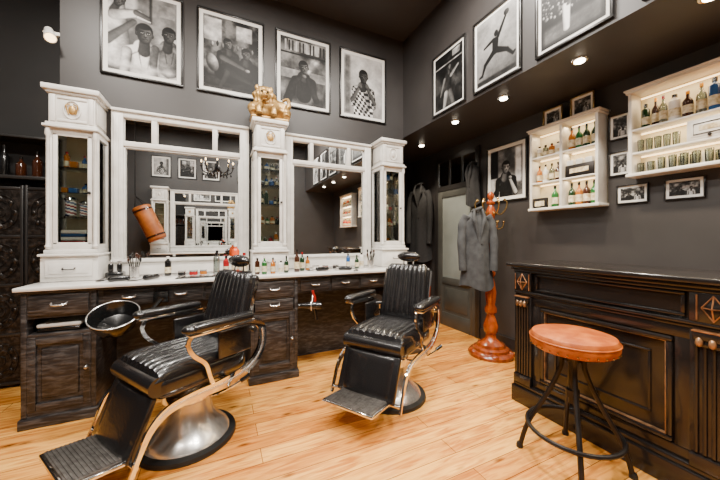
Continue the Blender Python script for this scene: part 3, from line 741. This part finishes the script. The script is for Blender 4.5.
# ---------------------------------------------------------------- barber chairs
def chair(px, py, ang):
    b = B('barber_chair'); b.M = T_(Vector((px, py, 0))) @ RZ(ang)
    b.lathe([(.285, 0), (.29, .01), (.285, .028), (.25, .036)], RUB, seg=40)
    b.lathe([(.25, .034), (.24, .052), (.21, .08), (.175, .12), (.15, .17), (.135, .23), (.128, .30)], STEEL, seg=40)
    b.lathe([(.14, .27), (.148, .28), (.148, .33), (.14, .34)], CHROME, seg=32)
    b.lathe([(.09, .33), (.09, .40)], STEEL, seg=24)
    b.box(-.17, .19, -.17, .17, .385, .425, IRON, .01)
    b.tube(smooth([(-.05, .11, .3), (-.05, .2, .31), (-.1, .3, .36), (-.16, .35, .4)], 5), .009, CHROME, 8)
    b.cyl((-.15, .34, .395), (-.19, .37, .42), .014, BLACKP)
    b.box(-.27, .29, -.255, .255, .42, .555, LEATH, .05, 5)
    b.pad(T_(Vector((-.265, 0, .535))), .5, .5, .565, .075, 9, LEATH)
    b.cyl((.28, -.245, .505), (.28, .245, .505), .052, LEATH, seg=20)
    th = math.radians(15); s_, c_ = math.sin(th), math.cos(th)
    MB = FR((-.235, 0, .575), (-s_, 0, c_), (0, -1, 0), (c_, 0, s_))
    b.box(0, .48, -.215, .215, -.06, .004, LEATH, .03, 4, M=MB)
    b.pad(MB, .46, .40, .50, .065, 9, LEATH)
    for sy in (-1, 1):
        b.band([(0.02, -.02), (.2, -.02), (.45, -.02)], sy*.222, .028, .008, CHROME, M=MB)
    b.box(.08, .43, -.18, .18, -.075, -.055, CHROME, .01, 3, M=MB)
    for sy in (-.05, .05): b.tube([(-.235-s_*.46-.02, sy, .575+c_*.46), (-.235-s_*.57-.01, sy, .575+c_*.59)], .007, CHROME, 8)
    b.ball((0, 0, 0), (.052, .115, .047), LEATH, 20, 12, M=FR((-.235-s_*.56, 0, .575+c_*.57), (c_, 0, s_), (0, 1, 0), (-s_, 0, c_)))
    for sy in (-1, 1):
        y = sy*.31
        b.box(-.25, .15, y-.042, y+.042, .765, .815, LEATH, .022, 4)
        b.box(-.26, .165, y-.034, y+.034, .75, .768, CHROME, .006)
        b.ball((.15, y, .789), (.045, .044, .027), LEATH, 14, 8)
        path = smooth([(.12, .756), (-.06, .75), (-.24, .746), (-.335, .71), (-.365, .62), (-.335, .51), (-.23, .43), (-.06, .40), (.12, .40), (.25, .385), (.335, .32), (.385, .22), (.42, .13)], 6)
        n = len(path)
        wid = [.022 + .042*math.sin(pi*min(1, i/n*1.1)) for i in range(n)]
        b.band(path, sy*.285, wid, .014, CHROME)
        b.band([(q[0], q[1]) for q in path[int(n*.3):int(n*.8)]], sy*.2935, .012, .004, STEEL)
        b.band(smooth([(.12, .755), (.15, .70), (.12, .63), (.05, .56), (.02, .47), (.0, .42)], 5), sy*.285, .022, .012, CHROME)
        b.box(-.28, -.04, sy*.268-.012, sy*.268+.012, .55, .72, LEATH, .01, 3)
        b.cyl((-.1, sy*.2, .41), (-.1, sy*.29, .41), .02, CHROME)
        b.cyl((-.29, sy*.22, .68), (-.29, sy*.30, .68), .018, CHROME)
    a0 = Vector((.305, .455)); a1 = Vector((.42, .17)); d = (a1-a0); Ln = d.length; d.normalize()
    ML = FR((a0.x, 0, a0.y), (d.x, 0, d.y), (0, 1, 0), (-d.y, 0, d.x))
    b.box(0, Ln, -.235, .235, -.028, .006, LEATH, .01, 3, M=ML)
    b.pad(ML, .42, .40, Ln*.98, .025, 1, LEATH)
    ft = math.radians(6); MFt = FR((.385, 0, .15), (math.cos(ft), 0, math.sin(ft)), (0, 1, 0), (-math.sin(ft), 0, math.cos(ft)))
    b.box(0, .26, -.2, .2, 0, .022, CHROME, .008, 3, M=MFt)
    b.box(.014, .246, -.186, .186, .022, .03, TREAD, .003, M=MFt)
    for k in range(13): b.box(.02+k*.0175, .029+k*.0175, -.18, .18, .03, .035, TREAD, .002, M=MFt)
    b.cyl((.40, -.285, .165), (.40, .285, .165), .013, CHROME)
    return b.done()
chair(-.19, 2.25, 212.5); chair(1.28, 2.15, 212.5)

# ---------------------------------------------------------------- coat stand + coats
b = B('coat_stand'); c = (2.74, 2.42, 0)
b.lathe([(.235, 0), (.24, .03), (.225, .05), (.19, .06), (.185, .085), (.15, .10), (.14, .13), (.09, .16), (.06, .19), (.05, .23), (.075, .27), (.08, .33), (.055, .40), (.04, .45), (.065, .48), (.065, .52),
         (.045, .56), (.055, .62), (.06, .7), (.045, .8), (.03, .86), (.05, .89), (.05, .92), (.03, .95), (.034, 1.2), (.03, 1.38), (.05, 1.41), (.05, 1.44), (.032, 1.48), (.045, 1.55), (.05, 1.6), (.03, 1.66), (.045, 1.68), (.045, 1.7), (.02, 1.72), (.035, 1.75), (.036, 1.78), (.02, 1.81), (.001, 1.82)], STANDW, c, 28)
for k in range(5):
    a = k*2*pi/5+.3; ca, sa = math.cos(a), math.sin(a)
    b.ball((c[0]+.2*ca, c[1]+.2*sa, .035), (.045, .045, .034), STANDW, 12, 8)
for k in range(6):
    a = k*pi/3+.2; ca, sa = math.cos(a), math.sin(a)
    P = lambda r, z: (c[0]+r*ca, c[1]+r*sa, z)
    b.tube(smooth([P(.03, 1.60), P(.09, 1.56), P(.14, 1.60), P(.165, 1.68), P(.14, 1.72)], 4), .007, BRASS, 6); b.ball(P(.14, 1.72), .014, BRASS, 8, 6)
    b.tube(smooth([P(.03, 1.44), P(.08, 1.40), P(.12, 1.42), P(.13, 1.47)], 4), .007, BRASS, 6); b.ball(P(.13, 1.475), .014, BRASS, 8, 6)
b.done()

def coat(name, c, z1, z0, w, dp, mat, yaw, sleeves=True):
    b = B(name); b.M = T_(Vector((c[0], c[1], 0))) @ RZ(yaw)
    H = z1-z0
    def f(u, v):
        a = 2*pi*u
        k = [(.0, .22), (.04, .34), (.12, .70), (.2, .86), (.45, .74), (.75, .86), (1, .98)]
        for i in range(len(k)-1):
            if k[i][0] <= v <= k[i+1][0]:
                t = (v-k[i][0])/(k[i+1][0]-k[i][0]); r = k[i][1]+(k[i+1][1]-k[i][1])*t; break
        fold = 1+.13*v*math.sin(4*a+1.2*v)+.05*v*math.sin(7*a-.8*v)
        dd = .5+.5*min(1, v*2.5)
        return (w/2*r*fold*math.cos(a), dp/2*dd*fold*math.sin(a)*min(1, r+.2), z1-H*v+.03*math.sin(2*a+.5)*v)
    b.surf(f, 56, 40, mat, cu=True)
    b.surf(lambda u, v: tuple(Vector(f(u, 1))*(1-v)+Vector((0, 0, z0+.04))*v), 56, 1, mat, cu=True)
    b.tube([(w*.13*math.cos(t), dp*.3*math.sin(t), z1-.01+.02*math.cos(t)) for t in [i*2*pi/16 for i in range(16)]], .016, mat, 8, True)
    for sx in (-1, 1):
        lp = smooth([(sx*w*.12, -dp*.3, z1-.01), (sx*w*.16, -dp*.47, z1-.12), (sx*w*.1, -dp*.5, z1-.2), (sx*.01, -dp*.48, z1-.34)], 5)
        b.tube(lp, [.010, .012, .014, .016, .018, .02, .022, .022, .02, .018, .016, .014, .012, .01, .008, .006], mat, 8)
        if sleeves:
            pts = smooth([(sx*w*.3, 0, z1-H*.10), (sx*w*.44, -.005, z1-H*.2), (sx*w*.5, -.03, z1-H*.45), (sx*w*.47, -.05, z1-H*.78)], 8)
            n = len(pts)
            b.tube(pts, [.052-.014*i/n+.0025*math.sin(i*.9) for i in range(n)], mat, 14)
    b.tube(smooth([(.0, -dp*.48, z1-.34), (.006, -dp*.49, z1-H*.6), (-.005, -dp*.5, z0+.03)], 6), .006, mat, 6)
    for k in range(3): b.ball((.022, -dp*.5, z1-H*(.45+.13*k)), .008, BLACKP, 8, 5)
    return b.done(70)
coat('grey_overcoat', (2.54, 2.43), 1.62, .76, .34, .2, COATG, -30)
coat('dark_jacket', (2.88, 3.92), 2.15, .95, .36, .2, COATK, -60)
coat('dark_jacket', (2.92, 2.86), 2.25, 1.72, .2, .16, COATK, -90, False)

# ---------------------------------------------------------------- counter things
ZT = .966
def one(name, *a, **k):
    b = B(name); bottle(b, *a, **k); return b.done()
one('hair_tonic_bottle', .13, 3.02, ZT, .29, .034, 'orange', style=1, cap='white')
one('hair_tonic_bottle', .2, 2.93, ZT, .2, .028, 'white', style=1, cap='red')
one('hair_tonic_bottle', .05, 3.0, ZT, .17, .026, 'red', style=1, cap='black')
one('hair_tonic_bottle', .31, 2.90, ZT, .15, .022, 'brown', style=1)
one('hair_tonic_bottle', .37, 2.88, ZT, .17, .024, 'green', cap='white')
one('hair_tonic_bottle', .45, 2.90, ZT, .15, .024, 'amber')
one('hair_tonic_bottle', .52, 2.88, ZT, .12, .022, 'white', style=1)
one('hair_tonic_bottle', .58, 2.93, ZT, .16, .022, 'dgreen')
one('hair_tonic_bottle', .69, 2.96, ZT, .22, .027, 'brown')
one('hair_tonic_bottle', .76, 3.03, ZT, .19, .025, 'dgreen', cap='red')
one('hair_tonic_bottle', .83, 3.08, ZT, .15, .024, 'amber')
one('hair_tonic_bottle', 1.44, 3.05, ZT, .17, .025, 'white', style=1)
one('hair_tonic_bottle', 1.36, 3.0, ZT, .15, .024, 'dgreen')
one('hair_tonic_bottle', 1.29, 3.08, ZT, .16, .022, 'blue', style=1)
one('spray_bottle', -.03, 3.1, ZT, .2, .028, 'clear', style=1, label=False)
one('spray_bottle', -.42, 3.14, ZT, .17, .026, 'black', style=1, cap='white')
def tin(x, y, r, k):
    b = B('pomade_tin'); b.lathe([(r, 0), (r, .03)], BOT[k], (x, y, ZT), 18); b.lathe([(r*1.03, .03), (r*1.03, .042), (.001, .043)], STEEL, (x, y, ZT), 18); b.done()
for q in ((-.22, 3.12, .035, 'red'), (-.31, 3.1, .03, 'black'), (-.14, 3.13, .03, 'amber'), (.93, 3.12, .035, 'white'), (1.03, 3.1, .03, 'red'), (1.15, 3.1, .032, 'black')): tin(*q)
def cup(x, y):
    b = B('brush_cup'); b.lathe([(.03, 0), (.035, .005), (.038, .09), (.033, .09), (.03, .01)], STEEL, (x, y, ZT), 16)
    for k in range(6):
        a = k*1.05; b.cyl((x+.01*math.cos(a), y+.01*math.sin(a), ZT+.01), (x+.04*math.cos(a), y+.04*math.sin(a), ZT+.13+.02*(k % 3)), .004, BLACKP, seg=6)
        b.ball((x+.042*math.cos(a), y+.042*math.sin(a), ZT+.15+.02*(k % 3)), (.01, .01, .022), BOT['brown'] if k % 2 else BLACKP, 8, 6)
    b.done()
cup(1.52, 2.98); cup(-.66, 3.12)
def clipper(x, y, a):
    b = B('hair_clipper'); b.M = T_(Vector((x, y, ZT))) @ RZ(a)
    b.box(-.08, .06, -.022, .022, .002, .04, BLACKP, .014, 4); b.box(.055, .085, -.022, .022, .008, .03, STEEL, .003)
    for k in range(7): b.box(.085, .095, -.02+k*.006, -.017+k*.006, .01, .02, STEEL)
    b.tube(smooth([(-.08, 0, .02), (-.12, .02, .008), (-.14, .08, .006), (-.09, .12, .006)], 5), .004, BLACKP, 6)
    b.done()
clipper(-.7, 2.9, 20); clipper(.95, 2.93, 10); clipper(-.5, 2.92, 60); clipper(1.17, 2.9, 160)
b = B('clipper_charging_stand'); b.box(-.86, -.74, 3.12, 3.22, ZT, ZT+.05, BLACKP, .012, 3)
for k in (-.83, -.77): b.box(k-.018, k+.018, 3.14, 3.18, ZT+.05, ZT+.12, BLACKP, .012, 3); b.box(k-.014, k+.014, 3.148, 3.172, ZT+.12, ZT+.14, STEEL, .002)
b.done()
b = B('barber_tool_mat'); b.box(-.33, -.02, 2.84, 2.98, ZT, ZT+.006, BLACKP, .002)
for k in range(5): b.cyl((-.30+k*.06, 2.87, ZT+.012), (-.27+k*.06, 2.965, ZT+.012), .004, STEEL, seg=6)
b.done()

b = B('wash_basin')
Mb = FR((-.655, 2.57, .755), (1, 0, 0), (0, math.cos(.35), -math.sin(.35)), (0, math.sin(.35), math.cos(.35)))
Mb = Mb @ Matrix.Rotation(.85, 4, 'X')
b.lathe([(.001, -.11), (.06, -.105), (.115, -.07), (.14, 0), (.147, .02), (.14, .03), (.125, .0), (.1, -.06), (.001, -.085)], BLACKP, seg=32, M=Mb)
b.tube([tuple(Mb @ Vector((.143*math.cos(t), .143*math.sin(t), .028))) for t in [i*2*pi/32 for i in range(32)]], .004, STEEL, 6, True)
b.tube(smooth([(-.655, 2.64, .67), (-.58, 2.70, .68), (-.5, 2.74, .72), (-.42, 2.795, .82)], 5), .018, BLACKP, 8)
b.box(-.47, -.37, 2.785, 2.825, .79, .88, BLACKP, .006)
b.done()
b = B('hair_dryer')
b.M = T_(Vector((.76, 2.68, .68))) @ RZ(160)
b.tube([(-.09, 0, 0), (-.06, 0, 0), (0, 0, 0), (.06, 0, 0), (.10, 0, 0)], [.03, .038, .036, .028, .024], BLACKP, 16)
b.tube([(-.02, 0, -.02), (-.035, 0, -.08), (-.04, 0, -.13)], [.018, .016, .016], BLACKP, 10)
b.tube([(.1, 0, 0), (.12, 0, 0)], [.022, .025], BLACKP, 12)
b.tube(smooth([(-.03, 0, .035), (-.03, 0, .07), (-.015, 0, .11), (-.01, 0, .14)], 4), .012, RED, 8)
b.tube([(.0, .046*math.cos(t), .046*math.sin(t)) for t in [i*2*pi/20 for i in range(20)]], .006, STEEL, 6, True)
b.tube([(0, -.046, 0), (0, -.13, .1)], .007, STEEL, 6)
b.done()

# gilded lion ornament
b = B('gilded_lion_ornament'); cx, cy, cz = 0, 0, 0
b.M = T_(Vector((.455, 3.17, 2.477))) @ Matrix.Scale(1.22, 4)
b.box(cx-.15, cx+.15, cy-.07, cy+.07, cz, cz+.03, GOLD, .01, 3)
lump = lambda a, e: 1+.09*math.sin(7*a)+.07*math.sin(6*e+3*a)
mane = lambda a, e: 1+.12*abs(math.sin(9*a))+.08*math.sin(8*e)
b.ball((cx+.03, cy, cz+.11), (.13, .07, .085), GOLD, 36, 22, lump)
b.ball((cx-.04, cy-.015, cz+.19), (.085, .055, .085), GOLD, 48, 24, mane)
b.ball((cx-.045, cy-.05, cz+.195), (.05, .04, .055), GOLD, 20, 14)
b.ball((cx-.048, cy-.09, cz+.18), (.028, .028, .024), GOLD, 14, 10)
b.ball((cx-.048, cy-.085, cz+.152), (.02, .018, .012), GOLD, 10, 8)
for sx in (-1, 1):
    b.ball((cx-.045+sx*.055, cy-.03, cz+.262), (.018, .012, .024), GOLD, 10, 8)
    b.ball((cx-.046+sx*.022, cy-.088, cz+.213), .009, BLACKP, 8, 6)
    b.tube(smooth([(cx+sx*.08, cy, cz+.11), (cx+sx*.13, cy-.02, cz+.1), (cx+sx*.135, cy-.05, cz+.06), (cx+sx*.13, cy-.075, cz+.035)], 5), [.045]*4+[.04]*4+[.032]*4+[.026]*5, GOLD, 12)
    b.tube(smooth([(cx-.02+sx*.05, cy-.04, cz+.13), (cx-.03+sx*.06, cy-.075, cz+.09), (cx-.035+sx*.055, cy-.085, cz+.03)], 4), .024, GOLD, 10)
    for k in range(3): b.ball((cx-.035+sx*.055-.016+.016*k, cy-.112, cz+.035), (.009, .012, .009), GOLD, 8, 6)
b.tube(smooth([(cx+.13, cy, cz+.12), (cx+.165, cy, cz+.17), (cx+.15, cy, cz+.22), (cx+.11, cy, cz+.2)], 4), [.02]*5+[.016]*4+[.012]*4, GOLD, 8)
b.done()

# tooled folding screen on left
b = B('tooled_folding_screen')
for i in range(3):
    x0 = -2.16+i*.31; x1 = x0+.29; yy = 3.6+(.03 if i % 2 else 0)
    b.box(x0, x1, yy, yy+.03, .03, 1.74, SCREEN)
    for xa in (x0, x1-.02): b.box(xa, xa+.02, yy-.01, yy+.035, 0, 1.76, TRIM, .004)
    for z in (.03, .45, .88, 1.3, 1.72): b.box(x0+.02, x1-.02, yy-.008, yy, z, z+.025, TRIM, .003)
    for z in (.24, .67, 1.1, 1.52):
        for rr in (.11, .07, .03): b.tube([((x0+x1)/2+rr*math.cos(t), yy-.002, z+rr*1.35*math.sin(t)) for t in [k*2*pi/20 for k in range(20)]], .006, SCREEN, 6, True)
        for k in range(8):
            t = k*pi/4; b.ball(((x0+x1)/2+.09*math.cos(t), yy-.003, z+.12*math.sin(t)), (.018, .008, .024), SCREEN, 8, 6)
b.done()
b = B('bottle_shelf'); b.box(-2.3, -1.26, 3.72, 3.948, 1.83, 1.86, TRIM, .004); b.box(-2.3, -1.26, 3.72, 3.948, 2.2, 2.22, TRIM, .004)
for xa in (-2.3, -1.29): b.box(xa, xa+.03, 3.72, 3.948, 1.86, 2.2, TRIM)
for k in range(9): bottle(b, -2.2+k*.11, 3.8, 1.861, random.uniform(.18, .28), .036, random.choice(['brown', 'brown', 'black']), label=False)
b.done()

b = B('wall_spotlight')
b.box(-1.31, -1.221, 3.36, 3.40, 3.0, 3.03, WHITE, .004)
b.cyl((-1.29, 3.38, 3.01), (-1.29, 3.28, 2.97), .01, WHITE)
b.cyl((-1.27, 3.3, 3.0), (-1.23, 3.22, 2.9), .028, WHITE, r1=.04, seg=18)
b.cyl((-1.232, 3.224, 2.905), (-1.229, 3.219, 2.898), .034, EMS, seg=16)
b.done()

# chandelier
b = B('chandelier'); c = (-.05, -.3, 2.62)
b.lathe([(.001, 0), (.03, .02), (.015, .05), (.05, .1), (.06, .14), (.02, .2), (.03, .26), (.012, .3), (.012, ZC-2.62-.04), (.06, ZC-2.62-.03), (.06, ZC-2.62)], BLACKP, c, 14)
for k in range(8):
    a = k*pi/4; ca, sa = math.cos(a), math.sin(a); P = lambda r, z: (c[0]+r*ca, c[1]+r*sa, c[2]+z)
    b.tube(smooth([P(.04, .12), P(.14, .03), P(.26, .06), P(.3, .16)], 5), .011, BLACKP, 6)
    b.lathe([(.03, 0), (.035, .01), (.012, .02), (.012, .08)], BLACKP, P(.3, .16), 10)
    b.ball(P(.3, .265), (.014, .014, .032), EMS, 8, 8)
    for q in (.08, .17, .26):
        b.ball(P(q, .0), (.016, .016, .03), BLACKP, 8, 6); b.tube([P(q, .02), P(q, .08)], .002, BLACKP, 4)
b.done()

# punching bag
b = B('punching_bag')
MP = T_(Vector((-1.2, -1.0, 1.26))) @ Matrix.Rotation(math.radians(-24), 4, 'Y')
b.M = MP
b.lathe([(.001, 0), (.15, .005), (.175, .03), (.178, .08), (.17, .4), (.178, .7), (.172, .75), (.15, .77), (.001, .775)], BRL, seg=28)
for z in (.08, .66): b.lathe([(.181, z), (.181, z+.04)], BOT['brown'], seg=28)
for k in range(4):
    a = k*pi/2+.4; b.tube([(.15*math.cos(a), .15*math.sin(a), .75), (0, 0, 1.0)], .008, IRON, 6)
b.tube([(0, 0, 1.0), (.02, 0, 1.06)], .012, IRON, 6)
b.M = Matrix()
top = MP @ Vector((.02, 0, 1.06))
b.tube([tuple(top), (top.x, top.y, ZC)], .01, IRON, 6)
b.done()

# ---------------------------------------------------------------- unseen fill lights with rings, added on the ceiling for even brightness
def area(x, y, z, s, e, col=(1, .93, .84), rot=(0, 0, 0)):
    l = bpy.data.lights.new('added_fill_light', 'AREA'); l.shape = 'DISK'; l.size = s; l.energy = e; l.color = col
    o = bpy.data.objects.new('added_fill_light', l); o.location = (x, y, z); o.rotation_euler = rot; S.collection.objects.link(o)
for x, y in ((-1.2, 1.9), (.3, 1.9), (1.5, 1.7), (-1.2, .3), (.5, .1), (1.5, -.2)):
    b = B('fill_light_ring')
    b.lathe([(.19, -.05), (.2, -.04), (.2, 0), (.17, 0), (.17, -.03)], WHITE, (x, y, ZC-.001), 28)
    b.done()
    area(x, y, ZC-.06, .34, 100)
w = bpy.data.worlds.new('world'); S.world = w; w.use_nodes = True
w.node_tree.nodes['Background'].inputs[0].default_value = (.9, .85, .8, 1); w.node_tree.nodes['Background'].inputs[1].default_value = .3

cam = bpy.data.cameras.new('camera'); cam.lens = 15; cam.sensor_width = 36; cam.shift_y = -.0028; cam.clip_start = .02
co = bpy.data.objects.new('camera', cam); co.location = (0, 0, 1.3); co.rotation_euler = (pi/2, 0, math.radians(-25))
S.collection.objects.link(co); S.camera = co
